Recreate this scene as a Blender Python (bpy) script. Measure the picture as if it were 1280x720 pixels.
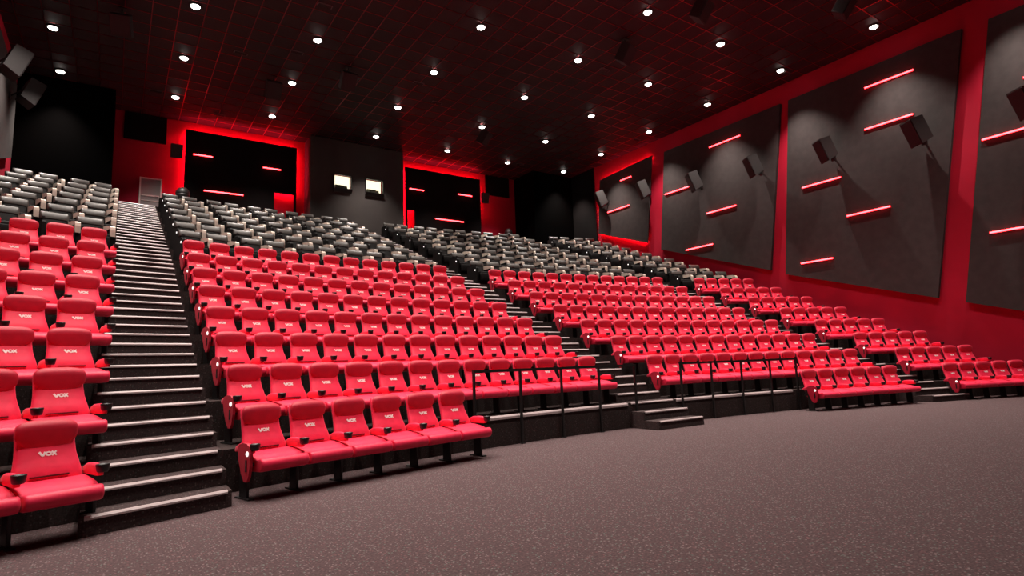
import bpy, bmesh, math
from mathutils import Matrix, Vector

# ------------------------------------------------------------------ scene, camera, light set-up
for o in list(bpy.data.objects):
    bpy.data.objects.remove(o, do_unlink=True)
SC = bpy.context.scene
COL = SC.collection
SC.view_settings.view_transform = 'Standard'
SC.view_settings.look = 'None'
SC.view_settings.gamma = 1.0
SC.view_settings.use_curve_mapping = False
SC.view_settings.exposure = 0.0
DOWN_POWER = 1470.0          # every ceiling downlight, watts
DOWN_ANGLE = 86.0           # beam, degrees
AMBIENT = 0.006

cam_d = bpy.data.cameras.new('camera')
cam = bpy.data.objects.new('camera', cam_d)
COL.objects.link(cam)
cam_d.sensor_width = 36.0
cam_d.lens = 20.595
cam_d.clip_end = 200
_fw = Vector((0.55714, 0.81957, 0.13376)).normalized()
_rt = _fw.cross(Vector((0, 0, 1))).normalized()
_up = _rt.cross(_fw).normalized()
_roll = -0.0368
_r2 = _rt * math.cos(_roll) + _up * math.sin(_roll)
_u2 = -_rt * math.sin(_roll) + _up * math.cos(_roll)
M4 = Matrix((_r2, _u2, -_fw)).transposed().to_4x4()
M4.translation = Vector((-9.002, 20.218, 1.250))
cam.matrix_world = M4
SC.camera = cam

W = bpy.data.worlds.new('world')
SC.world = W
W.use_nodes = True
W.node_tree.nodes['Background'].inputs[0].default_value = (1.0, 0.9, 0.88, 1)
W.node_tree.nodes['Background'].inputs[1].default_value = AMBIENT

# ------------------------------------------------------------------ hall dimensions (metres)
WX = 12.15                  # side walls at x = -WX and +WX
CEIL = 11.8
REAR = 46.7
FRONT = 12.0
SEAT_PITCH = 0.56
def seat_R(k):              # radius of the arc of seat backs of row k
    return 28.42 if k == 1 else (29.45 + (k - 2) * 1.08 if k < 9 else 37.03 + (k - 9) * 1.265)
def tread_R(k):             # radius of the front edge of the terrace of row k
    return 28.6 + (k - 2) * 1.08 if k < 9 else 36.17 + (k - 9) * 1.265
def tread_Z(k):
    if k <= 1: return 0.0
    return 0.467 + (k - 2) * 0.493 if k < 9 else 3.925 + (k - 9) * 0.5037

ORD = ['zeroth', 'first', 'second', 'third', 'fourth', 'fifth', 'sixth', 'seventh', 'eighth', 'ninth', 'tenth',
       'eleventh', 'twelfth', 'thirteenth', 'fourteenth', 'fifteenth']

# ------------------------------------------------------------------ materials
MATS = {}
def mat(name, color, rough=0.6, metal=0.0, spec=0.5, sheen=0.0, sheen_tint=None, emit=None, estr=1.0, coat=0.0):
    m = bpy.data.materials.new(name)
    m.use_nodes = True
    b = m.node_tree.nodes['Principled BSDF']
    b.inputs['Base Color'].default_value = (*color, 1)
    b.inputs['Roughness'].default_value = rough
    b.inputs['Metallic'].default_value = metal
    b.inputs['Specular IOR Level'].default_value = spec
    if sheen:
        b.inputs['Sheen Weight'].default_value = sheen
        b.inputs['Sheen Roughness'].default_value = 0.5
        b.inputs['Sheen Tint'].default_value = (*(sheen_tint or (1, 1, 1)), 1)
    if emit:
        b.inputs['Emission Color'].default_value = (*emit, 1)
        b.inputs['Emission Strength'].default_value = estr
    if coat:
        b.inputs['Coat Weight'].default_value = coat
    MATS[name] = m
    return m

def vary(m, c1, c2, scale, detail=3.0, lo=0.35, hi=0.65, bump=0.0, bscale=None):
    """colour that wanders between c1 and c2 plus an optional fine bump"""
    nt = m.node_tree; b = nt.nodes['Principled BSDF']
    tc = nt.nodes.new('ShaderNodeTexCoord')
    n = nt.nodes.new('ShaderNodeTexNoise'); n.inputs['Scale'].default_value = scale; n.inputs['Detail'].default_value = detail
    r = nt.nodes.new('ShaderNodeValToRGB')
    r.color_ramp.elements[0].position = lo; r.color_ramp.elements[0].color = (*c1, 1)
    r.color_ramp.elements[1].position = hi; r.color_ramp.elements[1].color = (*c2, 1)
    nt.links.new(tc.outputs['Object'], n.inputs['Vector'])
    nt.links.new(n.outputs['Fac'], r.inputs['Fac'])
    nt.links.new(r.outputs['Color'], b.inputs['Base Color'])
    if bump:
        n2 = nt.nodes.new('ShaderNodeTexNoise'); n2.inputs['Scale'].default_value = bscale or scale * 8
        bm_ = nt.nodes.new('ShaderNodeBump'); bm_.inputs['Strength'].default_value = bump; bm_.inputs['Distance'].default_value = 0.01
        nt.links.new(tc.outputs['Object'], n2.inputs['Vector'])
        nt.links.new(n2.outputs['Fac'], bm_.inputs['Height'])
        nt.links.new(bm_.outputs['Normal'], b.inputs['Normal'])
    return m

RED_FAB = vary(mat('red_fabric', (0.62, 0.012, 0.045), 0.50, spec=0.45, sheen=0.20, sheen_tint=(1, 0.45, 0.5)),
               (0.78, 0.010, 0.058), (0.88, 0.014, 0.074), 9, bump=0.12, bscale=260)
RED_SHADED = vary(mat('red_fabric_shaded', (0.5, 0.008, 0.03), 0.55, spec=0.4, sheen=0.12, sheen_tint=(1, 0.45, 0.5)),
                (0.47, 0.004, 0.028), (0.54, 0.006, 0.035), 9, bump=0.12, bscale=260)  # darker copy of the seat red, headrest shade put into the colour
BLK_PLAS = mat('black_plastic', (0.012, 0.011, 0.011), 0.42)
BLACK_LEATHER = mat('black_leather', (0.007, 0.006, 0.006), 0.7, spec=0.15)
VELVET = mat('black_velvet', (0.0007, 0.0005, 0.0005), 0.95, spec=0.02)
BLK_STEEL = mat('black_steel', (0.010, 0.009, 0.009), 0.45, metal=0.0)
LOGO = mat('white_embroidery', (0.95, 0.82, 0.80), 0.7)
GAP_SHADE = mat('dark_gap_shade', (0.10, 0.002, 0.008), 0.8)  # shade between back and cushion, as a dark colour
LAMP_W = mat('aisle_lamp', (0.9, 0.9, 0.9), 0.4, emit=(1.0, 0.93, 0.88), estr=1.2)
GREY_LEATHER = vary(mat('charcoal_leather', (0.06, 0.055, 0.052), 0.42, spec=0.6),
                    (0.046, 0.039, 0.035), (0.064, 0.054, 0.048), 6, bump=0.08, bscale=120)
CREAM = vary(mat('cream_leather', (0.72, 0.60, 0.50), 0.5), (0.66, 0.55, 0.46), (0.78, 0.66, 0.56), 6)
NOSE = mat('pale_nosing', (0.50, 0.40, 0.40), 0.4, spec=0.5)
RED_PAINT = vary(mat('red_wall', (0.36, 0.004, 0.016), 0.75, spec=0.2), (0.40, 0.005, 0.026), (0.47, 0.007, 0.033), 0.8, bump=0.06, bscale=90)
BLACK_PAINT = vary(mat('black_wall', (0.006, 0.004, 0.004), 0.9, spec=0.1), (0.005, 0.0035, 0.0035), (0.008, 0.0055, 0.0055), 0.7)
BOOTH_PAINT = vary(mat('charcoal_booth', (0.05, 0.042, 0.04), 0.8, spec=0.2), (0.045, 0.038, 0.036), (0.056, 0.047, 0.044), 0.8)
PANEL = vary(mat('charcoal_acoustic_fabric', (0.055, 0.046, 0.045), 0.85, spec=0.2),
             (0.044, 0.036, 0.035), (0.054, 0.044, 0.043), 4, detail=6, bump=0.12, bscale=90)
LED = mat('red_led', (0.8, 0.1, 0.1), 0.4, emit=(1.0, 0.034, 0.042), estr=15.0)
LED_CASE = mat('red_acrylic_case', (0.5, 0.01, 0.02), 0.35)
LED_STRIP = mat('red_led_strip', (0.8, 0.05, 0.05), 0.4, emit=(1.0, 0.02, 0.06), estr=85.0)
DISC = mat('downlight_disc', (1, 1, 1), 0.4, emit=(1.0, 0.93, 0.86), estr=14.0)
TRIM_BLK = mat('black_trim', (0.012, 0.010, 0.010), 0.5)
SPEAK = mat('black_speaker_cabinet', (0.018, 0.013, 0.013), 0.55)
GRILLE = mat('speaker_grille', (0.024, 0.018, 0.018), 0.7)
GRID_GLINT = mat('red_glint_grid_metal', (0.42, 0.05, 0.06), 0.28, metal=1.0)  # tinted red: glints of the red light bars put into the metal colour
GREYMET = mat('grey_metal', (0.30, 0.27, 0.27), 0.35, metal=0.6)
ROOM_GLOW = mat('booth_interior_glow', (0.9, 0.85, 0.6), 0.8, emit=(1.0, 0.93, 0.66), estr=1.5)
GLASSM = mat('window_glass', (1, 1, 1), 0.02)
GLASSM.node_tree.nodes['Principled BSDF'].inputs['Transmission Weight'].default_value = 1.0
DEVICE = mat('projector_body', (0.16, 0.17, 0.10), 0.5)

def carpet(name, base, dark, spots, scale, amount):
    m = mat(name, base, 0.95, spec=0.08)
    nt = m.node_tree; b = nt.nodes['Principled BSDF']
    tc = nt.nodes.new('ShaderNodeTexCoord')
    v = nt.nodes.new('ShaderNodeTexVoronoi'); v.inputs['Scale'].default_value = scale
    nt.links.new(tc.outputs['Object'], v.inputs['Vector'])
    # flecks: the cores of some cells
    core = nt.nodes.new('ShaderNodeMath'); core.operation = 'LESS_THAN'; core.inputs[1].default_value = 0.36
    nt.links.new(v.outputs['Distance'], core.inputs[0])
    sep = nt.nodes.new('ShaderNodeSeparateColor'); nt.links.new(v.outputs['Color'], sep.inputs[0])
    pick = nt.nodes.new('ShaderNodeMath'); pick.operation = 'LESS_THAN'; pick.inputs[1].default_value = amount
    nt.links.new(sep.outputs[0], pick.inputs[0])
    mul = nt.nodes.new('ShaderNodeMath'); mul.operation = 'MULTIPLY'
    nt.links.new(core.outputs[0], mul.inputs[0]); nt.links.new(pick.outputs[0], mul.inputs[1])
    ramp = nt.nodes.new('ShaderNodeValToRGB'); ramp.color_ramp.interpolation = 'CONSTANT'
    e = ramp.color_ramp.elements
    e[0].position = 0; e[0].color = (*spots[0], 1)
    e[1].position = 0.4; e[1].color = (*spots[1], 1)
    x = ramp.color_ramp.elements.new(0.7); x.color = (*spots[2], 1)
    nt.links.new(sep.outputs[1], ramp.inputs['Fac'])
    n = nt.nodes.new('ShaderNodeTexNoise'); n.inputs['Scale'].default_value = 60; n.inputs['Detail'].default_value = 4
    nt.links.new(tc.outputs['Object'], n.inputs['Vector'])
    gr = nt.nodes.new('ShaderNodeValToRGB')
    gr.color_ramp.elements[0].position = 0.35; gr.color_ramp.elements[0].color = (*dark, 1)
    gr.color_ramp.elements[1].position = 0.65; gr.color_ramp.elements[1].color = (*base, 1)
    nt.links.new(n.outputs['Fac'], gr.inputs['Fac'])
    mix = nt.nodes.new('ShaderNodeMix'); mix.data_type = 'RGBA'
    nt.links.new(mul.outputs[0], mix.inputs[0])
    nt.links.new(gr.outputs['Color'], mix.inputs[6]); nt.links.new(ramp.outputs['Color'], mix.inputs[7])
    nt.links.new(mix.outputs[2], b.inputs['Base Color'])
    return m
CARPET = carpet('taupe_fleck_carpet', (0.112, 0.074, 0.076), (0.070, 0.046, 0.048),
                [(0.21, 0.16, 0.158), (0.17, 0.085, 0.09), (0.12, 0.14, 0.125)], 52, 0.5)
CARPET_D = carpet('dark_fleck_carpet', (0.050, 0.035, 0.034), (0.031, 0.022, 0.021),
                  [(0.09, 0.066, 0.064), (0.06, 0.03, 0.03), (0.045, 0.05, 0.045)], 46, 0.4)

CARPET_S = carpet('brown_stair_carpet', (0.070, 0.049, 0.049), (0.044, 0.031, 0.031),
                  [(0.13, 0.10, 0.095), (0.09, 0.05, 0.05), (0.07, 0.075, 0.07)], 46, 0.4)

def ceiling_mat():
    m = mat('black_ceiling_tile', (0.016, 0.009, 0.010), 0.6, spec=0.3)
    nt = m.node_tree; b = nt.nodes['Principled BSDF']
    tc = nt.nodes.new('ShaderNodeTexCoord')
    n = nt.nodes.new('ShaderNodeTexNoise'); n.inputs['Scale'].default_value = 1.2
    r = nt.nodes.new('ShaderNodeValToRGB')
    r.color_ramp.elements[0].color = (0.020, 0.011, 0.012, 1); r.color_ramp.elements[1].color = (0.032, 0.017, 0.018, 1)
    nt.links.new(tc.outputs['Object'], n.inputs['Vector']); nt.links.new(n.outputs['Fac'], r.inputs['Fac'])
    nt.links.new(r.outputs['Color'], b.inputs['Base Color'])
    return m
CEIL_M = ceiling_mat()

# ------------------------------------------------------------------ helpers
def box(bm, c, s, bevel=0.0, seg=2, rot=None):
    """box centred at c with full sizes s, optional bevel and rotation matrix about its centre"""
    t = bmesh.new()
    bmesh.ops.create_cube(t, size=1.0)
    for v in t.verts:
        v.co = Vector((v.co.x * s[0], v.co.y * s[1], v.co.z * s[2]))
    if bevel:
        bmesh.ops.bevel(t, geom=t.edges[:], offset=bevel, segments=seg, profile=0.5, affect='EDGES')
    join(bm, t, Matrix.Translation(c) @ (rot.to_4x4() if rot else Matrix.Identity(4)))

def join(bm, t, M=None):
    vm = {}
    for v in t.verts:
        vm[v] = bm.verts.new(M @ v.co if M else v.co)
    for f in t.faces:
        try: bm.faces.new([vm[v] for v in f.verts])
        except ValueError: pass
    t.free()

def prism(bm, pts, axis, a, b):
    """pts: polygon in the two other axes; extruded along axis from a to b"""
    def mk(p, q):
        return {'x': (q, p[0], p[1]), 'y': (p[0], q, p[1]), 'z': (p[0], p[1], q)}[axis]
    va = [bm.verts.new(mk(p, a)) for p in pts]; vb = [bm.verts.new(mk(p, b)) for p in pts]
    n = len(pts)
    bm.faces.new(va); bm.faces.new(vb[::-1])
    for i in range(n):
        bm.faces.new((va[i], va[(i + 1) % n], vb[(i + 1) % n], vb[i]))

def loft(bm, rings):
    vs = [[bm.verts.new(p) for p in r] for r in rings]
    n = len(rings[0])
    for a, b in zip(vs, vs[1:]):
        for i in range(n):
            bm.faces.new((a[i], a[(i + 1) % n], b[(i + 1) % n], b[i]))
    bm.faces.new(vs[0][::-1]); bm.faces.new(vs[-1])

def ring(z, yc, w, t, n=20, p=3.2):
    out = []
    for i in range(n):
        a = 2 * math.pi * i / n
        c, s = math.cos(a), math.sin(a)
        out.append((w * math.copysign(abs(c) ** (2 / p), c), yc + t * math.copysign(abs(s) ** (2 / 2.4), s), z))
    return out

def cyl(bm, p0, p1, r0, r1=None, n=16):
    r1 = r0 if r1 is None else r1
    p0, p1 = Vector(p0), Vector(p1); d = (p1 - p0).normalized()
    u = d.orthogonal().normalized(); v = d.cross(u)
    loft(bm, [[p + (u * math.cos(2 * math.pi * i / n) + v * math.sin(2 * math.pi * i / n)) * r for i in range(n)]
              for p, r in ((p0, r0), (p1, r1))])

def lathe(bm, prof, n=24):
    vs = [[bm.verts.new((r * math.cos(2 * math.pi * i / n), r * math.sin(2 * math.pi * i / n), z)) for i in range(n)] for r, z in prof]
    for a, b in zip(vs, vs[1:]):
        for i in range(n):
            bm.faces.new((a[i], a[(i + 1) % n], b[(i + 1) % n], b[i]))
    bm.faces.new(vs[0][::-1]); bm.faces.new(vs[-1])

def mesh(name, bm, m, smooth=False):
    bmesh.ops.recalc_face_normals(bm, faces=bm.faces[:])
    me = bpy.data.meshes.new(name)
    bm.to_mesh(me); bm.free()
    me.materials.append(m)
    if smooth:
        for p in me.polygons: p.use_smooth = True
    return me

def put(name, me, parent=None, loc=(0, 0, 0), rz=0.0):
    o = bpy.data.objects.new(name, me)
    COL.objects.link(o)
    o.location = loc; o.rotation_euler = (0, 0, rz)
    if parent: o.parent = parent
    return o

def tag(o, label=None, cat=None, group=None, kind=None):
    if label: o['label'] = label
    if cat: o['category'] = cat
    if group: o['group'] = group
    if kind: o['kind'] = kind
    return o

def thing(name, label, cat, loc=(0, 0, 0), rz=0.0, group=None):
    o = bpy.data.objects.new(name, None)
    o.empty_display_size = 0.1
    COL.objects.link(o)
    o.location = loc; o.rotation_euler = (0, 0, rz)
    return tag(o, label, cat, group)

def build(name, m, parent, fn, smooth=False):
    bm = bmesh.new(); fn(bm)
    return put(name, mesh(name, bm, m, smooth), parent)

def struct(name, m, fn, label, cat, smooth=False):
    o = build(name, m, None, fn, smooth)
    return tag(o, label, cat, kind='structure')

def arc_slab(bm, R0, R1, z0, z1, x0, x1, n=None, ycap0=None, ycap1=None):
    """solid between two arcs about the hall's centre line, over a strip of x"""
    n = n or max(2, int(abs(x1 - x0) / 0.4))
    def y(R, x, cap):
        if cap is not None: return cap
        return math.sqrt(R * R - x * x)
    cols = []
    for i in range(n + 1):
        x = x0 + (x1 - x0) * i / n
        ya, yb = y(R0, x, ycap0), y(R1, x, ycap1)
        cols.append([bm.verts.new(p) for p in ((x, ya, z0), (x, yb, z0), (x, yb, z1), (x, ya, z1))])
    for a, b in zip(cols, cols[1:]):
        for i in range(4):
            bm.faces.new((a[i], a[(i + 1) % 4], b[(i + 1) % 4], b[i]))
    bm.faces.new(cols[0]); bm.faces.new(cols[-1][::-1])

def arc_profile(bm, prof, x0, x1, n=4):
    """profile of (radius, z) points swept along the arcs over a strip of x"""
    cols = []
    for i in range(n + 1):
        x = x0 + (x1 - x0) * i / n
        cols.append([bm.verts.new((x, math.sqrt(r * r - x * x), z)) for r, z in prof])
    m = len(prof)
    for a, b in zip(cols, cols[1:]):
        for i in range(m):
            bm.faces.new((a[i], a[(i + 1) % m], b[(i + 1) % m], b[i]))
    bm.faces.new(cols[0]); bm.faces.new(cols[-1][::-1])

# ------------------------------------------------------------------ the shell
struct('floor', CARPET, lambda bm: box(bm, (0, (FRONT + REAR) / 2, -0.05), (2 * WX + 0.6, REAR - FRONT + 0.6, 0.1)),
       'taupe flecked carpet floor in front of the first seat rows', 'floor')
for k in range(2, 16):
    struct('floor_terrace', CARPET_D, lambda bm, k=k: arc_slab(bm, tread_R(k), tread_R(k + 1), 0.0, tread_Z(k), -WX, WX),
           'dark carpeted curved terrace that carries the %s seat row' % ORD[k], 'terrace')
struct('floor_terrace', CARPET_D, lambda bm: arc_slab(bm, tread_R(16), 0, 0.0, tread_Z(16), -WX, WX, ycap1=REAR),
       'dark carpeted rear walkway behind the last recliner row', 'terrace')
struct('wall_left', RED_PAINT, lambda bm: box(bm, (-WX - 0.1, (FRONT + REAR) / 2, CEIL / 2), (0.2, REAR - FRONT, CEIL)),
       'red left side wall behind the grey panel and speakers', 'wall')
struct('wall_right', RED_PAINT, lambda bm: box(bm, (WX + 0.1, (FRONT + REAR) / 2, CEIL / 2), (0.2, REAR - FRONT, CEIL)),
       'red right side wall carrying tall charcoal panels', 'wall')
struct('wall_rear', RED_PAINT, lambda bm: box(bm, (0, REAR + 0.1, CEIL / 2), (2 * WX, 0.2, CEIL)),
       'red rear wall behind the last recliner row', 'wall')
ceil = struct('ceiling', CEIL_M, lambda bm: box(bm, (0, (FRONT + REAR) / 2, CEIL + 0.1), (2 * WX + 0.4, REAR - FRONT + 0.4, 0.2)),
              'black tiled ceiling with small downlights', 'ceiling')
def grid_fn(bm):
    x = -WX + 0.35
    while x < WX:
        box(bm, (x, (FRONT + REAR) / 2, CEIL - 0.006), (0.024, REAR - FRONT - 0.02, 0.012)); x += 0.65
    y = FRONT + 0.3
    while y < REAR - 0.1:
        box(bm, (0, y, CEIL - 0.0075), (2 * WX - 0.02, 0.024, 0.009)); y += 0.65
g = build('ceiling_grid', GRID_GLINT, ceil, grid_fn)
g['label'] = 'thin grid of ceiling bars with red glints in its colour'

# rear piers and projection booth
for nm, s in (('wall_pier_left', -1), ('wall_pier_right', 1)):
    struct(nm, VELVET, lambda bm, s=s: box(bm, (s * (9.4 + WX) / 2, (44.85 + REAR) / 2, (tread_Z(16) + CEIL) / 2),
                                               (WX - 9.4, REAR - 44.85, CEIL - tread_Z(16) + 0.0)),
           'black block at the %s end of the rear wall' % ('left' if s < 0 else 'right'), 'wall')
struct('trim_1', BLACK_PAINT, lambda bm: box(bm, (WX - 0.03, (42.98 + 44.85) / 2, (6.5 + CEIL) / 2), (0.06, 44.85 - 42.98, CEIL - 6.5)),
       'black cladding at the rear end of the right wall', 'trim')
BOOTH_Y = 45.7
def booth_fn(bm):
    z0, z1 = tread_Z(16), CEIL
    xs = [-2.2, -1.18, -0.36, 0.29, 1.17, 2.2]
    zs = [z0, 9.53, 10.2, z1]
    for i in range(5):
        for j in range(3):
            if j == 1 and i in (1, 3): continue
            box(bm, ((xs[i] + xs[i + 1]) / 2, BOOTH_Y + 0.06, (zs[j] + zs[j + 1]) / 2), (xs[i + 1] - xs[i], 0.12, zs[j + 1] - zs[j]))
    for s in (-1, 1):
        box(bm, (s * 2.14, (BOOTH_Y + 0.12 + REAR) / 2, (z0 + z1) / 2), (0.12, REAR - BOOTH_Y - 0.12, z1 - z0))
    bmesh.ops.remove_doubles(bm, verts=bm.verts[:], dist=1e-4)
struct('wall_booth', BOOTH_PAINT, booth_fn, 'charcoal projection booth front between the two glowing rear panels', 'wall')
for i, (xa, xb) in enumerate(((-1.18, -0.36), (0.29, 1.17))):
    xc, w = (xa + xb) / 2, xb - xa
    r = thing('window_%d' % (i + 1), 'lit cream projection window, %s of the two in the booth' % ('left' if i == 0 else 'right'), 'window', (xc, BOOTH_Y, 9.53))
    r['kind'] = 'structure'
    def fr(bm, w=w):
        for s in (-1, 1): box(bm, (s * (w / 2 - 0.015), -0.02, 0.335), (0.03, 0.1, 0.67))
        for z in (0.015, 0.655): box(bm, (0, -0.02, z), (w - 0.06, 0.1, 0.03))
    build('window_frame', TRIM_BLK, r, fr)
    build('window_sill', TRIM_BLK, r, lambda bm, w=w: prism(bm, [(-0.16, -0.02), (0.0, -0.02), (0.0, -0.16), (-0.03, -0.16)], 'x', -w / 2, w / 2))
    build('pane', GLASSM, r, lambda bm, w=w: box(bm, (0, 0.03, 0.335), (w - 0.06, 0.012, 0.61)))
    build('glowing_back_wall', ROOM_GLOW, r, lambda bm, w=w: box(bm, (0, 0.6, 0.34), (w + 0.2, 0.04, 0.9)))  # emission stands in for room light falling on this wall
    def dev(bm, w=w):
        box(bm, (-0.08, 0.24, 0.13), (w * 0.5, 0.2, 0.2), 0.02)
        cyl(bm, (-0.1, 0.15, 0.15), (-0.1, 0.09, 0.15), 0.07, 0.06)
        box(bm, (w * 0.28, 0.3, 0.1), (0.14, 0.12, 0.26), 0.01)
    build('projector', DEVICE, r, dev)

# ------------------------------------------------------------------ wall panels with red light bars
def led_bar(name, label, p0, p1, nrm, group, r=0.024):
    """a lit tube from p0 to p1 standing off the wall along nrm"""
    p0, p1, nrm = Vector(p0), Vector(p1), Vector(nrm)
    c = (p0 + p1) / 2
    root = thing(name, label, 'light bar', c, 0, group)
    a, b = p0 - c, p1 - c
    d = (b - a).normalized()
    build('glowing_tube', LED, root, lambda bm: cyl(bm, a + nrm * 0.005, b + nrm * 0.005, r, n=12))
    def ch(bm):
        up = d.cross(nrm)
        L = (b - a).length
        rot = Matrix((d, nrm, up)).transposed()
        box(bm, (a + b) / 2 - nrm * 0.022, (L + 0.05, 0.022, 0.066), rot=rot)
    build('red_channel', LED_CASE, root, ch)
    return root

PX = WX - 0.13
panel_quads = {     # (y, z): rear top, front top, front bottom, rear bottom
    2: [(42.45, 10.95), (38.75, 11.1), (39.40, 6.93), (42.8, 8.1)],
    3: [(38.00, 11.03), (32.14, 11.02), (33.21, 4.62), (38.60, 6.46)],
    4: [(31.81, 11.02), (26.20, 11.0), (27.76, 2.89), (32.61, 4.37)],
    5: [(25.53, 10.95), (19.8, 10.95), (21.2, 0.9), (27.06, 2.68)],
}
names = {2: 'rearmost on the right wall, haloed in red', 3: 'third from the front on the right wall',
         4: 'between the two nearest red pillars on the right wall', 5: 'cut by the right picture edge'}
for k, qd in panel_quads.items():
    o = build('acoustic_panel', PANEL, None, lambda bm, qd=qd: prism(bm, qd, 'x', PX, PX + 0.05 if k == 2 else WX - 0.004))
    tag(o, 'tall charcoal acoustic panel, ' + names[k], 'wall panel', 'acoustic panels on the right wall')
o = build('acoustic_panel', PANEL, None, lambda bm: prism(bm, [(43.9, 10.9), (38.75, 11.1), (39.4, 6.93), (43.9, 8.45)], 'x', -WX + 0.004, -PX))
tag(o, 'grey acoustic panel on the left wall behind the speakers', 'wall panel')

right_bars = [
    ('topmost on the panel between the two nearest pillars', (29.07, 10.32), (27.58, 10.30)),
    ('second from top on the panel between the two nearest pillars', (29.23, 8.88), (27.76, 8.86)),
    ('left one just under the small speaker, panel between nearest pillars', (31.60, 7.48), (30.20, 7.48)),
    ('fourth from top on the panel between nearest pillars', (30.13, 6.05), (28.75, 6.05)),
    ('lowest on the panel between the two nearest pillars', (31.94, 4.67), (30.78, 4.67)),
    ('upper one crossing the left edge of the cut-off front panel', (26.09, 7.40), (24.6, 7.40)),
    ('lower one near the left edge of the cut-off front panel', (26.23, 4.62), (24.8, 4.62)),
    ('topmost tip at the right picture edge, cut-off front panel', (24.95, 8.84), (23.5, 8.84)),
    ('topmost on the third panel from the front', (35.47, 10.38), (33.97, 10.38)),
    ('at the rear edge of the third panel from the front', (38.10, 8.98), (36.69, 8.98)),
    ('third from top on the third panel from the front', (35.88, 7.53), (34.44, 7.53)),
    ('lowest on the third panel, just above the recliners', (37.13, 6.15), (35.72, 6.15)),
    ('upper one on the rearmost haloed panel', (40.90, 10.47), (40.16, 10.47)),
    ('lower one on the rearmost haloed panel', (41.96, 9.06), (40.42, 9.06)),
]
for lb, a, b in right_bars:
    led_bar('light_bar', 'glowing red light bar, ' + lb, (PX - 0.03, *a), (PX - 0.03, *b), (-1, 0, 0), 'red light bars on the right wall')

# red light strips hidden behind the haloed panels
def strip(parent, name, segs, r=0.02):
    def fn(bm):
        for a, b in segs: cyl(bm, a, b, r, n=8)
    return build(name, LED_STRIP, parent, fn)
hx = PX + 0.085
q2 = panel_quads[2]
h = thing('halo_light', 'red light strip glowing behind the rearmost right wall panel', 'light strip')
ins = [(q2[0][0] - 0.12, q2[0][1] - 0.1), (q2[1][0] + 0.12, q2[1][1] - 0.1), (q2[2][0] + 0.12, q2[2][1] + 0.1), (q2[3][0] - 0.12, q2[3][1] + 0.1)]
strip(h, 'led_strip', [((hx, *ins[3]), (hx, *ins[0])), ((hx, *ins[0]), (hx, *ins[1])), ((hx, *ins[2]), (hx, *ins[3]))])

# rear panels: black slabs standing off the red wall, doorway cut in the corner next to the booth
RP = 46.40
def rear_panel(x0, x1, xd0, xd1, z1, label, group):
    z0, zd = tread_Z(16), 9.18
    root = thing('rear_panel', label, 'wall panel', (0, 0, 0), 0, group)
    def fn(bm):
        if xd0 > x0 + 0.01:      # doorway at the right end
            pts = [(x0, z0), (xd0, z0), (xd0, zd), (xd1, zd), (xd1, z0), (x1, z0), (x1, z1), (x0, z1)]
        else:
            pts = [(x0, z0), (xd0, z0), (xd0, zd), (xd1, zd), (xd1, z0), (x1, z0), (x1, z1), (x0, z1)]
        prism(bm, pts, 'y', RP, RP + 0.08)
    build('black_slab', BLACK_PAINT, root, fn)
    zz = RP + 0.17
    strip(root, 'led_strip', [((x0 + 0.1, zz, z0 + 0.3), (x0 + 0.1, zz, z1 - 0.1)), ((x0 + 0.1, zz, z1 - 0.08), (x1 - 0.1, zz, z1 - 0.08)),
                              ((x1 - 0.1, zz, zd + 0.1), (x1 - 0.1, zz, z1 - 0.1)), ((xd0 - 0.0, zz, zd + 0.05), (xd1, zz, zd + 0.05))])
    return root
rear_panel(-7.0, -2.62, -3.55, -2.72, 11.36, 'black panel edged with red glow at the left of the projection booth', 'rear panels')
rear_panel(2.62, 6.95, 2.72, 3.1, 11.36, 'black panel edged with red glow at the right of the projection booth', 'rear panels')
for lb, xa, xb, z in (('upper left one on the glowing panel left of the booth', -6.70, -6.00, 10.34), ('upper right one on the glowing panel left of the booth', -4.03, -3.31, 10.22),
                      ('long low one on the glowing panel left of the booth', -6.28, -4.80, 8.87), ('upper left one on the glowing panel right of the booth', 2.83, 3.60, 10.26),
                      ('upper right one on the glowing panel right of the booth', 5.58, 6.40, 10.35), ('long low one on the glowing panel right of the booth', 4.24, 5.87, 8.88)):
    led_bar('light_bar', 'glowing red light bar, ' + lb, (xa, RP - 0.03, z), (xb, RP - 0.03, z), (0, -1, 0), 'red light bars on the rear wall')
for lb, x0, x1 in (('above the grey door at the left rear', -9.1, -7.66), ('at the right rear', 7.45, 9.0)):
    o = build('black_square_panel', BLACK_PAINT, None, lambda bm, x0=x0, x1=x1: box(bm, ((x0 + x1) / 2, REAR - 0.045, 11.22), (x1 - x0, 0.08, 1.1), 0.01, 1))
    tag(o, 'black square panel on the red rear wall ' + lb, 'wall panel', 'black squares on the rear wall')

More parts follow.
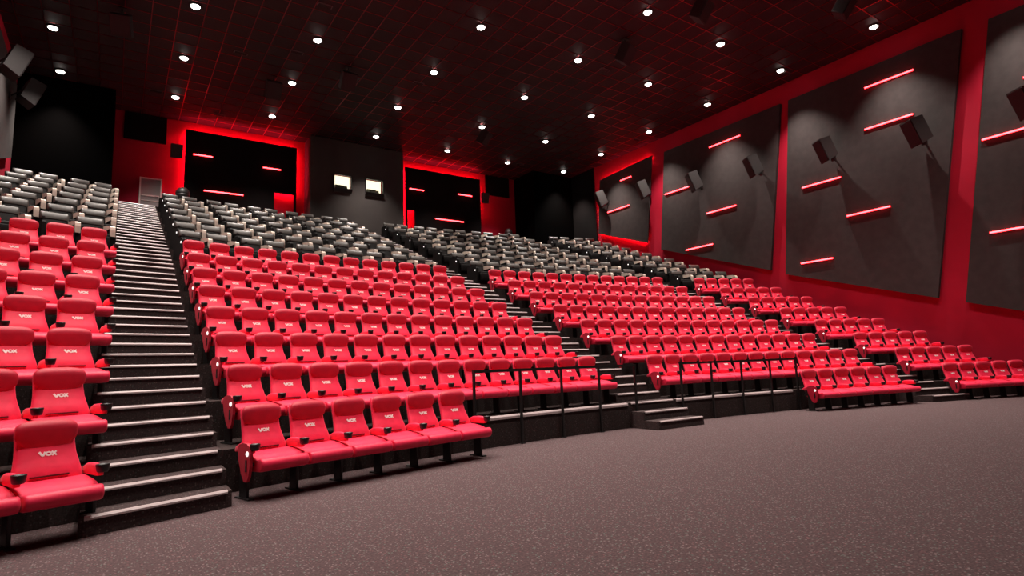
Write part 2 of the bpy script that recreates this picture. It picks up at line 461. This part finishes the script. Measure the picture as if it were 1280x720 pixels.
# grey door at the head of the left stair
d = thing('door_1', 'grey metal door with a pale frame at the head of the left stair', 'door', (-8.12, REAR, tread_Z(16)))
d['kind'] = 'structure'
def dfr(bm):
    for s in (-1, 1): box(bm, (s * 0.355, -0.03, 0.87), (0.05, 0.06, 1.74))
    box(bm, (0, -0.03, 1.715), (0.66, 0.06, 0.05))
build('door_frame', mat('pale_door_frame', (0.75, 0.62, 0.60), 0.5), d, dfr)
def dlf(bm):
    box(bm, (0, -0.02, 0.84), (0.66, 0.03, 1.68))
build('door_leaf', mat('grey_door', (0.30, 0.25, 0.25), 0.4), d, dlf)
build('kick_rail', mat('pale_rail', (0.65, 0.56, 0.54), 0.5), d, lambda bm: (box(bm, (0, -0.045, 1.02), (0.6, 0.02, 0.05)), box(bm, (0, -0.045, 0.82), (0.6, 0.02, 0.03))))
def handle(bm):
    cyl(bm, (0.25, -0.035, 1.0), (0.25, -0.09, 1.0), 0.012); cyl(bm, (0.25, -0.085, 1.0), (0.15, -0.085, 1.0), 0.012)
build('door_handle', GREYMET, d, handle)

# dark domed bins behind the last row
for lb, x, y, rr, hh in (('black round-topped bin behind the last row, beside the left glowing panel', -7.05, 46.1, 0.25, 1.36),
                         ('black round-topped bin behind the last row at the right rear', 8.5, 46.1, 0.21, 1.30)):
    b = thing('dome_top_bin', lb, 'bin', (x, y, tread_Z(16)), 0, 'bins behind the last row')
    build('bin_body', BLK_PLAS, b, lambda bm: lathe(bm, [(rr * 0.82, 0), (rr * 0.85, 0.02), (rr, hh - 0.34), (rr * 1.02, hh - 0.3)]), True)
    build('dome_lid', TRIM_BLK, b, lambda bm: lathe(bm, [(rr * 1.02, hh - 0.295)] + [(rr * 1.04 * math.cos(a), hh - 0.28 + 0.28 * math.sin(a)) for a in [i * math.pi / 2 / 8 for i in range(0, 8)]] + [(0.01, hh)]), True)

# ------------------------------------------------------------------ stairs
def stair(label, x0, x1, start):
    root = thing('aisle_stair', label, 'stairs', (0, 0, 0), 0, 'aisle stairs')
    for k in range(1, 16):
        Rn = tread_R(k + 1); z0, z1 = tread_Z(k), tread_Z(k + 1)
        t = 0.36 if k < 8 else 0.42
        if k == 1: t = 0.36
        for i in (1, 2, 3):
            Ra = Rn - (3 - i) * t
            zt = z0 + (z1 - z0) * i / 3
            if i < 3:
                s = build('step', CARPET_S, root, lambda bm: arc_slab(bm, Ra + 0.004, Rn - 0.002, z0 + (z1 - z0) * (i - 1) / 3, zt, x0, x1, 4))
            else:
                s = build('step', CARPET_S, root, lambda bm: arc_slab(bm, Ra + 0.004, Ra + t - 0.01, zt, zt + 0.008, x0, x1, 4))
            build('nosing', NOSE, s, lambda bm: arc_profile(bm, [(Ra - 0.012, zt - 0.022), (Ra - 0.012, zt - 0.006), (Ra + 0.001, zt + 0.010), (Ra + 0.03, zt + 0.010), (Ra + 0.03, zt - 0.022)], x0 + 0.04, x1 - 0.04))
    return root
stair('dark carpeted stair with pale step edges beside the left seat block', -9.19, -7.99, 1)
stair('dark carpeted stair with pale step edges between the two middle seat blocks', -0.64, 0.64, 1)
stair('dark carpeted stair with pale step edges beside the rightmost seat block', 7.99, 9.19, 1)
for n, (xa, xb) in enumerate(((-4.45, -0.70), (0.70, 4.42))):
    struct('trim_%d' % (n + 2), NOSE, lambda bm: arc_profile(bm, [(28.582, 0.420), (28.582, 0.455), (28.600, 0.476), (28.66, 0.478), (28.66, 0.420)], xa, xb, 12),
           'pale edge strip on the platform front, %s of the middle stair' % ('left' if n == 0 else 'right'), 'trim')

# ------------------------------------------------------------------ guard rails on the platform front
def rail(label, xs):
    root = thing('guard_rail', label, 'railing', (0, 0, 0), 0, 'guard rails')
    R = 28.545
    P = [(x, math.sqrt(R * R - x * x)) for x in xs]
    for x, y in P:
        build('post', BLK_STEEL, root, lambda bm: (box(bm, (x, y, 0.6), (0.04, 0.04, 1.2), 0.004, 1), box(bm, (x, y - 0.0, 0.006), (0.07, 0.07, 0.012))))
    def top(bm):
        for a, b in zip(P, P[1:]):
            dx, dy = b[0] - a[0], b[1] - a[1]
            box(bm, ((a[0] + b[0]) / 2, (a[1] + b[1]) / 2, 1.2), (math.hypot(dx, dy) + 0.04, 0.045, 0.045), rot=Matrix.Rotation(math.atan2(dy, dx), 3, 'Z'))
    build('top_rail', BLK_STEEL, root, top)
rail('black steel guard rail in front of the second row, left of the middle stair', [-4.35, -3.38, -2.43, -1.48, -0.5])
rail('black steel guard rail in front of the second row, right of the middle stair', [0.84, 1.78, 2.74, 3.68, 4.55])

# ------------------------------------------------------------------ red cinema seat (local: y- is forward, z=0 on the tread)
def yc(z): return -0.15 * (0.95 - z) / 0.55 - 0.03 * math.exp(-((z - 0.52) / 0.10) ** 2)
def seat_meshes():
    S = {}
    bm = bmesh.new()
    loft(bm, [ring(z, yc(z), w, t) for z, w, t in (
        (0.36, 0.235, 0.045), (0.38, 0.252, 0.055), (0.44, 0.256, 0.062), (0.50, 0.250, 0.064), (0.58, 0.232, 0.058), (0.66, 0.218, 0.054),
        (0.74, 0.213, 0.052), (0.80, 0.214, 0.050), (0.86, 0.212, 0.047), (0.90, 0.203, 0.042), (0.922, 0.183, 0.035), (0.932, 0.15, 0.02))])
    S['backrest'] = mesh('backrest', bm, RED_FAB, True)
    bm = bmesh.new()
    # head pad: its face leans forward over the back pad, lower rim curved like a smile
    loft(bm, [ring(z, yc(z) - dy, w, t, n=28, p=2.9) for z, w, t, dy in (
        (0.700, 0.150, 0.010, 0.026), (0.707, 0.180, 0.016, 0.027), (0.722, 0.202, 0.022, 0.030), (0.755, 0.215, 0.030, 0.038), (0.80, 0.220, 0.037, 0.049),
        (0.86, 0.221, 0.043, 0.064), (0.895, 0.218, 0.045, 0.072), (0.92, 0.209, 0.041, 0.072), (0.937, 0.194, 0.030, 0.067), (0.946, 0.170, 0.020, 0.063), (0.95, 0.13, 0.008, 0.060))])
    for v in bm.verts:
        if v.co.z < 0.81:
            v.co.z += 0.080 * (abs(v.co.x) / 0.215) ** 2.4 * (0.81 - v.co.z) / 0.11
        v.co.z -= 0.022 * (abs(v.co.x) / 0.215) ** 3 * max(0.0, (v.co.z - 0.85) / 0.10)
    S['headrest'] = mesh('headrest', bm, RED_SHADED, True)
    bm = bmesh.new()
    z = 0.492
    box(bm, (0, yc(z) - 0.062, z), (0.27, 0.014, 0.012))  # dark strip painting the shade of the gap above the cushion
    S['gap_shade_strip'] = mesh('gap_shade_strip', bm, GAP_SHADE)
    # VOX, raised white letters under the headrest
    bm = bmesh.new()
    hgt, zc = 0.034, 0.668
    fy = yc(zc) - 0.0545
    sl = 0.3
    def bar(p, q, w=0.010):
        dx, dz = q[0] - p[0], q[1] - p[1]; L = math.hypot(dx, dz)
        nx, nz = -dz / L * w / 2, dx / L * w / 2
        prism(bm, [(p[0] + nx, p[1] + nz), (q[0] + nx, q[1] + nz), (q[0] - nx, q[1] - nz), (p[0] - nx, p[1] - nz)], 'y', fy - 0.004, fy + 0.01)
    b, t = zc - hgt / 2, zc + hgt / 2
    bar((-0.060, t), (-0.034, b), 0.018); bar((-0.034, b), (-0.018, t), 0.014)
    n = 10
    for i in range(n):
        a0, a1 = 2 * math.pi * i / n, 2 * math.pi * (i + 1) / n
        bar((0.005 + 0.019 * math.cos(a0), zc + 0.014 * math.sin(a0)), (0.005 + 0.019 * math.cos(a1), zc + 0.013 * math.sin(a1)), 0.012)
    bar((0.028, b), (0.060, t), 0.013); bar((0.028, t), (0.060, b), 0.013)
    y0 = yc(zc)
    for v in bm.verts: v.co.y += yc(v.co.z) - y0
    S['embroidered_lettering'] = mesh('embroidered_lettering', bm, LOGO)
    bm = bmesh.new()
    loft(bm, [[(x, yc(z) + 0.045 + k, z) for x, k in ((-w, 0), (w, 0), (w * 0.93, 0.03), (-w * 0.93, 0.03))] for z, w in ((0.34, 0.22), (0.5, 0.225), (0.8, 0.20), (0.88, 0.17))])
    S['back_shell'] = mesh('back_shell', bm, BLK_PLAS)
    bm = bmesh.new()
    # seat pad: a profile in (y, z) with a fat rolled front, lofted across x
    prof = [(-0.17, 0.31), (-0.17, 0.465), (-0.24, 0.462), (-0.36, 0.448), (-0.47, 0.428), (-0.525, 0.402), (-0.545, 0.404), (-0.575, 0.418), (-0.605, 0.418), (-0.632, 0.404), (-0.650, 0.370), (-0.645, 0.328),
            (-0.618, 0.298), (-0.57, 0.285), (-0.4, 0.28)]
    cy_, cz_ = -0.4, 0.345
    loft(bm, [[(x, cy_ + (p[0] - cy_) * f, cz_ + (p[1] - cz_) * f) for p in prof] for x, f in
              ((-0.264, 0.86), (-0.261, 0.94), (-0.253, 0.985), (-0.235, 1.0), (0.235, 1.0), (0.253, 0.985), (0.261, 0.94), (0.264, 0.86))])
    S['seat_cushion'] = mesh('seat_cushion', bm, RED_FAB, True)
    # arm: red padded wing
    bm = bmesh.new()
    def arm_ring(y, zt, zb, w):
        return [(x * w, y, zb + (zt - zb) * s) for x, s in ((-1, 0.08), (-0.8, 0.0), (0.8, 0.0), (1, 0.08), (1, 0.8), (0.85, 0.94), (0.4, 1.0), (-0.4, 1.0), (-0.85, 0.94), (-1, 0.8))]
    loft(bm, [arm_ring(y, zt, zb, w) for y, zt, zb, w in ((-0.10, 0.50, 0.47, 0.014), (-0.13, 0.525, 0.468, 0.020), (-0.22, 0.560, 0.467, 0.025), (-0.34, 0.568, 0.467, 0.026),
                                                       (-0.43, 0.562, 0.467, 0.026), (-0.475, 0.552, 0.468, 0.024), (-0.49, 0.54, 0.475, 0.018))])
    S['armrest'] = mesh('armrest', bm, RED_FAB, True)
    bm = bmesh.new()
    n = 16
    def cr(z, r): return [(r * math.cos(2 * math.pi * i / n), -0.515 + r * math.sin(2 * math.pi * i / n), z) for i in range(n)]
    loft(bm, [cr(0.50, 0.036), cr(0.51, 0.044), cr(0.562, 0.052), cr(0.568, 0.050), cr(0.568, 0.040), cr(0.525, 0.036)])
    S['cup_holder'] = mesh('cup_holder', bm, BLK_PLAS, True)
    bm = bmesh.new()
    box(bm, (0, -0.30, 0.19), (0.032, 0.16, 0.37), 0.006, 1)
    box(bm, (0, -0.30, 0.008), (0.06, 0.30, 0.016))
    box(bm, (0, -0.31, 0.36), (0.028, 0.34, 0.03)); box(bm, (0, -0.20, 0.42), (0.024, 0.06, 0.12))
    S['leg'] = mesh('leg', bm, BLK_STEEL)
    bm = bmesh.new()
    prism(bm, [(-0.25, 0.51), (-0.28, 0.555), (-0.36, 0.575), (-0.45, 0.57), (-0.505, 0.54), (-0.53, 0.47), (-0.522, 0.35), (-0.495, 0.24), (-0.455, 0.19),
               (-0.40, 0.19), (-0.34, 0.26), (-0.28, 0.39)], 'x', -0.056, -0.026)
    bmesh.ops.bevel(bm, geom=[e for e in bm.edges if len(e.link_faces) == 2 and e.calc_face_angle(0) > 1.0], offset=0.009, segments=2, affect='EDGES')
    S['end_panel'] = mesh('end_panel', bm, RED_SHADED)
    bm = bmesh.new()
    t = bmesh.new(); bmesh.ops.create_uvsphere(t, u_segments=12, v_segments=8, radius=0.026)
    join(bm, t, Matrix.Translation((-0.058, -0.47, 0.47)) @ Matrix.Diagonal((0.5, 1, 1, 1)))
    S['aisle_lamp'] = mesh('aisle_lamp', bm, LAMP_W, True)
    bm = bmesh.new()
    box(bm, (-0.060, -0.45, 0.35), (0.006, 0.03, 0.12), 0.002, 1)
    S['number_plate'] = mesh('number_plate', bm, BLK_PLAS)
    return S
SM = seat_meshes()

def red_seat(label, R, z, th, group, left_end=False, right_end=False):
    root = thing('cinema_seat', label, 'cinema seat', (R * math.sin(th), R * math.cos(th), z), -th, group)
    for p in ('backrest', 'seat_cushion', 'back_shell'):
        o = put(p, SM[p], root)
        if p == 'backrest':
            put('headrest', SM['headrest'], o); put('gap_shade_strip', SM['gap_shade_strip'], o); put('embroidered_lettering', SM['embroidered_lettering'], o)
    h = SEAT_PITCH / 2
    for s in ((-1, 1) if right_end else (-1,)):
        a = put('armrest', SM['armrest'], root, (s * h, 0, 0)); put('cup_holder', SM['cup_holder'], a)
        put('leg', SM['leg'], root, (s * h, 0, 0))
    if left_end:
        e = put('end_panel', SM['end_panel'], root, (-h, 0, 0))
        put('aisle_lamp', SM['aisle_lamp'], e); put('number_plate', SM['number_plate'], e)
    return root

ROWN = {1: 'front', 2: 'second', 3: 'third', 4: 'fourth', 5: 'fifth', 6: 'sixth', 7: 'seventh', 8: 'eighth'}
for k in range(1, 9):
    R, z = seat_R(k), tread_Z(k) + (0.008 if False else 0.0)
    st = SEAT_PITCH / R
    # leftmost block, counted from the stair outwards
    t0 = -math.asin(9.48 / R)
    nL = {1: 2, 2: 2, 3: 3, 4: 3, 5: 3, 6: 4, 7: 4, 8: 4}[k]
    for i in range(nL):
        red_seat('red cinema seat %s in the %s row of the leftmost block' % ('next to the stair' if i == 0 else ORD[i + 1] + ' from the stair', ROWN[k]),
                 R, z, t0 - i * st, 'red seats of the leftmost block', False, i == 0)
    # block left of the middle stair
    t0 = -math.asin(7.64 / R)
    n = 6 if k == 1 else 13
    for i in range(n):
        red_seat('red cinema seat %s in the %s row of the block left of the middle stair' % (ORD[i + 1], ROWN[k]),
                 R, z, t0 + i * st, 'red seats left of the middle stair', i == 0, i == n - 1)
    # block right of the middle stair
    t0 = math.asin(0.985 / R) if k > 1 else math.asin(4.69 / R)
    for i in range(n):
        red_seat('red cinema seat %s in the %s row of the block right of the middle stair' % (ORD[i + 1], ROWN[k]),
                 R, z, t0 + i * st, 'red seats right of the middle stair', i == 0, i == n - 1)
    t0 = math.asin((9.40 if k < 3 else 9.48) / R)
    for i in range(5):
        red_seat('red cinema seat %s from its stair in the %s row of the rightmost block' % (ORD[i + 1], ROWN[k]),
                 R, z, t0 + i * st, 'red seats of the rightmost block', i == 0, i == 4)

# ------------------------------------------------------------------ dark recliners
def rec_meshes():
    S = {}
    def ry(z): return -0.16 * (0.917 - z) / 0.5
    bm = bmesh.new()
    loft(bm, [ring(z, ry(z), w, t, p=5) for z, w, t in ((0.34, 0.225, 0.06), (0.40, 0.235, 0.075), (0.60, 0.235, 0.07), (0.76, 0.235, 0.06), (0.80, 0.232, 0.05))])
    S['backrest'] = mesh('backrest', bm, BLACK_LEATHER, True)
    bm = bmesh.new()
    loft(bm, [ring(z, ry(z) - 0.015, w, t, n=28, p=8) for z, w, t in ((0.742, 0.232, 0.035), (0.750, 0.246, 0.052), (0.765, 0.250, 0.058), (0.82, 0.250, 0.060), (0.868, 0.250, 0.060), (0.886, 0.249, 0.053), (0.903, 0.246, 0.042), (0.913, 0.240, 0.028), (0.917, 0.228, 0.014))])
    S['headrest'] = mesh('headrest', bm, GREY_LEATHER, True)
    bm = bmesh.new()
    box(bm, (0, -0.42, 0.39), (0.46, 0.56, 0.15), 0.04, 3)
    S['seat_cushion'] = mesh('seat_cushion', bm, BLACK_LEATHER, True)
    bm = bmesh.new()
    box(bm, (0, -0.685, 0.27), (0.44, 0.07, 0.26), 0.025, 2)
    S['footrest'] = mesh('footrest', bm, BLACK_LEATHER, True)
    bm = bmesh.new()
    box(bm, (0, -0.34, 0.16), (0.42, 0.5, 0.3), 0.01, 1)
    box(bm, (0, -0.34, 0.012), (0.5, 0.56, 0.024))
    S['base'] = mesh('base', bm, BLK_PLAS)
    bm = bmesh.new()
    pts = [(-0.02, 0.06), (-0.02, 0.60), (-0.10, 0.62), (-0.59, 0.597), (-0.615, 0.57), (-0.615, 0.06)]
    prism(bm, pts, 'x', -0.035, 0.035)
    S['armrest'] = mesh('armrest', bm, BLACK_LEATHER)
    bm = bmesh.new()
    pts = [(-0.03, 0.60), (-0.03, 0.70), (-0.12, 0.735), (-0.40, 0.705), (-0.60, 0.66), (-0.645, 0.625), (-0.655, 0.56), (-0.652, 0.42), (-0.62, 0.42), (-0.60, 0.60)]
    prism(bm, pts, 'x', -0.048, 0.048)
    bmesh.ops.bevel(bm, geom=[e for e in bm.edges if len(e.link_faces) == 2 and e.calc_face_angle(0) > 1.2], offset=0.012, segments=2, affect='EDGES')
    S['tray'] = mesh('tray', bm, CREAM)
    bm = bmesh.new()
    prism(bm, [(-0.02, 0.05), (-0.02, 0.66), (-0.12, 0.70), (-0.60, 0.62), (-0.645, 0.55), (-0.645, 0.05)], 'x', -0.062, -0.045)
    S['end_panel'] = mesh('end_panel', bm, BLACK_LEATHER)
    bm = bmesh.new()
    cyl(bm, (0, -0.50, 0.66), (0, -0.50, 0.70), 0.034, 0.034)
    S['cup_holder'] = mesh('cup_holder', bm, BLK_PLAS)
    bm = bmesh.new()
    t = bmesh.new(); bmesh.ops.create_uvsphere(t, u_segments=10, v_segments=6, radius=0.028)
    join(bm, t, Matrix.Translation((-0.062, -0.56, 0.5)) @ Matrix.Diagonal((0.5, 1, 1, 1)))
    S['aisle_lamp'] = mesh('aisle_lamp', bm, LAMP_W, True)
    return S
RM = rec_meshes()
def recliner(label, R, z, th, group, end=0):
    root = thing('recliner_seat', label, 'recliner', (R * math.sin(th), R * math.cos(th), z), -th, group)
    b = put('backrest', RM['backrest'], root); put('headrest', RM['headrest'], b)
    put('seat_cushion', RM['seat_cushion'], root); put('footrest', RM['footrest'], root); put('base', RM['base'], root)
    for s in (-1, 1):
        a = put('armrest', RM['armrest'], root, (s * 0.277, 0, 0))
        put('cup_holder', RM['cup_holder'], a)
        if s == 1: put('tray', RM['tray'], a)
        if s == end:
            e = put('end_panel', RM['end_panel'], root, (s * 0.277, 0, 0), 0.0)
            if s == 1: e.scale = (-1, 1, 1)
            put('aisle_lamp', RM['aisle_lamp'], e)
    return root
PAIR_IN, PAIR = 0.6345, 1.4646
RN = {9: 'first', 10: 'second', 11: 'third', 12: 'fourth', 13: 'fifth', 14: 'sixth', 15: 'last'}
def pair_arc(i): return (i // 2) * PAIR + (i % 2) * PAIR_IN
for k in range(9, 16):
    R, z = seat_R(k), tread_Z(k)
    for i in range(4):
        recliner('dark grey recliner with cream arms, %s from the stair, %s dark row, leftmost block' % (ORD[i + 1], RN[k]),
                 R, z, -math.asin(9.59 / R) - pair_arc(i) / R, 'recliners of the leftmost block', 1 if i == 0 else 0)
        recliner('dark grey recliner with cream arms, %s from the stair, %s dark row, rightmost block' % (ORD[i + 1], RN[k]),
                 R, z, math.asin(9.57 / R) + pair_arc(i) / R, 'recliners of the rightmost block', -1 if i == 0 else 0)
    for i in range(10):
        recliner('dark grey recliner with cream arms, %s in %s dark row left of the middle' % (ORD[i + 1], RN[k]),
                 R, z, -math.asin(7.62 / R) + pair_arc(i) / R, 'recliners left of the middle stair', -1 if i == 0 else (1 if i == 9 else 0))
        recliner('dark grey recliner with cream arms, %s in %s dark row right of the middle' % (ORD[i + 1], RN[k]),
                 R, z, math.asin(0.97 / R) + pair_arc(i) / R, 'recliners right of the middle stair', -1 if i == 0 else (1 if i == 9 else 0))

# ------------------------------------------------------------------ wall speakers
def speaker(label, p, yaw, pitch, size, wall, group):
    """cabinet at p, front looking along yaw (about z) and tilted down; arm reaches the wall point"""
    w, dp, h = size
    root = thing('wall_speaker', label, 'speaker', p, 0, group)
    rot = Matrix.Rotation(yaw, 3, 'Z') @ Matrix.Rotation(pitch, 3, 'X')   # local -y is the front
    def cab(bm):
        t = bmesh.new()
        prism(t, [(-dp / 2, -h / 2), (dp / 2, -h / 2 + 0.08), (dp / 2, h / 2 - 0.02), (-dp / 2, h / 2)], 'x', -w / 2, w / 2)
        join(bm, t, rot.to_4x4())
    build('cabinet', SPEAK, root, cab)
    def gr(bm): box(bm, rot @ Vector((0, -dp / 2 - 0.012, 0)), (w * 0.94, 0.022, h * 0.94), 0.006, 1, rot=rot)
    build('grille', GRILLE, root, gr)
    q = Vector(wall) - Vector(p)
    def br(bm):
        back = rot @ Vector((0, dp / 2 - 0.02, 0))
        cyl(bm, back, q, 0.025, n=10)
        n = Vector((1, 0, 0)) if abs(q.x) > abs(q.y) else Vector((0, 1, 0))
        s = (0.03, 0.16, 0.2) if abs(q.x) > abs(q.y) else (0.16, 0.03, 0.2)
        box(bm, q, s)
    build('bracket', TRIM_BLK, root, br)
    return root
for lb, y, z, sc in (('large one right of the second bar, panel between nearest pillars', 27.55, 8.10, 1.0),
                     ('smaller looking one above the left bar, panel between nearest pillars', 30.38, 8.46, 0.95),
                     ('on the third panel from the front, near its front edge', 33.2, 8.75, 0.95),
                     ('on the third panel from the front, right of the rear bar', 36.05, 8.95, 0.95),
                     ('near the rear edge of the haloed rearmost panel', 41.9, 9.7, 0.95),
                     ('at the front edge of the haloed rearmost panel', 39.0, 9.4, 0.95),
                     ('cut by the right picture edge on the front panel', 24.85, 7.98, 1.0)):
    speaker('black wall speaker, ' + lb, (WX - 0.62, y, z), math.radians(-122), math.radians(20), (0.50 * sc, 0.42 * sc, 0.86 * sc), (PX - 0.02, y + 0.02, z - 0.12), 'right wall speakers')
speaker('grey-lit wall speaker high on the left wall, cut by the picture edge', (-WX + 0.62, 39.4, 9.67), math.radians(112), math.radians(20), (0.52, 0.4, 0.8), (-PX + 0.02, 39.42, 9.5), 'left wall speakers')
speaker('dark wall speaker on the left wall beside the black rear block', (-WX + 0.62, 42.6, 10.18), math.radians(112), math.radians(20), (0.52, 0.4, 0.8), (-PX + 0.02, 42.62, 10.0), 'left wall speakers')
for lb, x in (('left of the left glowing panel', -7.3), ('right of the right glowing panel', 7.22)):
    speaker('small black speaker on the red rear wall, ' + lb, (x, REAR - 0.3, 10.36), 0, math.radians(12), (0.42, 0.26, 0.56), (x, REAR - 0.015, 10.3), 'rear wall speakers')

# ------------------------------------------------------------------ ceiling: downlights, hung boxes, vents
bm = bmesh.new()
lathe(bm, [(0.155, 0.0), (0.16, -0.016), (0.15, -0.022), (0.132, -0.02), (0.128, -0.004)])
DL_RING = mesh('trim_ring', bm, TRIM_BLK, True)
bm = bmesh.new(); lathe(bm, [(0.120, -0.024), (0.116, -0.036), (0.102, -0.052), (0.075, -0.066), (0.035, -0.075), (0.005, -0.077)])
DL_DISC = mesh('lamp_lens', bm, DISC, True)
xs = [-10.97, -7.54, -4.1, 0.0, 3.95, 7.45, 10.97]
ys = [44.4, 41.15, 37.9, 34.65, 31.4, 28.15, 24.9]
xn = ['first', 'second', 'third', 'middle', 'fifth', 'sixth', 'seventh']
yn = ['rearmost', 'second', 'third', 'fourth', 'fifth', 'sixth', 'front']
spot = bpy.data.lights.new('downlight_beam', 'SPOT')
spot.energy = DOWN_POWER; spot.color = (1.0, 0.90, 0.82)
spot.spot_size = math.radians(DOWN_ANGLE); spot.spot_blend = 1.0
spot.shadow_soft_size = 0.05
for j, y in enumerate(ys):
    for i, x in enumerate(xs):
        if abs(x) > 9.4 and y > 44: y_ = 44.15
        else: y_ = y
        xx = x + (0.33 if (i == 3 and j == 0) else 0)
        r = thing('ceiling_downlight', 'small bright recessed downlight, %s ceiling row from the back, %s from left' % (yn[j], xn[i]), 'downlight', (xx, y_, CEIL - 0.014), 0, 'ceiling downlights')
        put('trim_ring', DL_RING, r); put('lamp_lens', DL_DISC, r)
        l = bpy.data.objects.new('beam', spot); COL.objects.link(l); l.parent = r; l.location = (0, 0, -0.20)

def hung(label, x, y, yaw, pitch, size, drop=0.5):
    r = thing('ceiling_speaker', label, 'speaker', (x, y, CEIL - 0.012), 0, 'speakers hung from the ceiling')
    rot = Matrix.Rotation(yaw, 3, 'Z') @ Matrix.Rotation(pitch, 3, 'X')
    build('cabinet', SPEAK, r, lambda bm: box(bm, (0, 0, -drop), size, 0.012, 1, rot=rot))
    build('grille', GRILLE, r, lambda bm: box(bm, Vector((0, 0, -drop)) + rot @ Vector((0, -size[1] / 2 - 0.01, 0)), (size[0] * 0.92, 0.02, size[2] * 0.92), rot=rot))
    build('bracket', TRIM_BLK, r, lambda bm: (box(bm, (0, 0, -0.01), (0.2, 0.2, 0.02)), cyl(bm, (0, 0, -0.02), (0, 0, -drop), 0.02)))
for lb, x, y, yaw in (('above the glowing left rear panel', -4.76, 41.03, 0.0), ('tilted one above the right glowing rear panel', 4.05, 41.17, 0.6),
                      ('in the middle of the ceiling right of centre', 4.45, 32.88, 0.3), ('near the top picture edge right of centre', 4.64, 30.0, 0.3),
                      ('near the top right picture corner', 8.11, 27.71, 0.3), ('over the left rear recliners', -9.26, 39.09, -0.2), ('left of the ceiling centre', -2.72, 39.11, 0.0)):
    hung('dark box hung under the ceiling ' + lb, x, y, yaw, math.radians(35), (0.5, 0.34, 0.6))
bm = bmesh.new(); box(bm, (0, 0, -0.015), (0.42, 0.16, 0.03), 0.006, 1); PLATE = mesh('vent_body', bm, mat('dim_vent_metal', (0.16, 0.12, 0.12), 0.5))
bm = bmesh.new()
for i in range(5): box(bm, (0, -0.056 + i * 0.028, -0.034), (0.36, 0.012, 0.008))
SLOT = mesh('louvre', bm, TRIM_BLK)
for lb, x, y in (('near the top edge above the left glowing panel', -4.43, 36.0), ('just before the hung speaker, ceiling left of centre', -4.48, 38.95), ('above the grey door at the left rear', -8.18, 44.2),
                 ('above the left glowing rear panel', -5.93, 45.3), ('at the ceiling centre', -0.14, 38.9), ('over the left rear rows, lit red', -6.02, 39.9), ('right of the ceiling centre, lit red', 1.17, 40.0),
                 ('beside the hung speaker right of centre', 5.22, 34.67), ('over the rightmost block', 8.43, 34.54), ('next to the right wall, third panel', 11.4, 31.4), ('next to the right wall, rearmost panel', 11.16, 38.85),
                 ('above the right rear black square', 8.18, 44.3)):
    r = thing('ceiling_vent', 'small slotted ceiling vent ' + lb, 'vent', (x, y, CEIL - 0.012), 0, 'ceiling vents')
    put('vent_body', PLATE, r); put('louvre', SLOT, r)
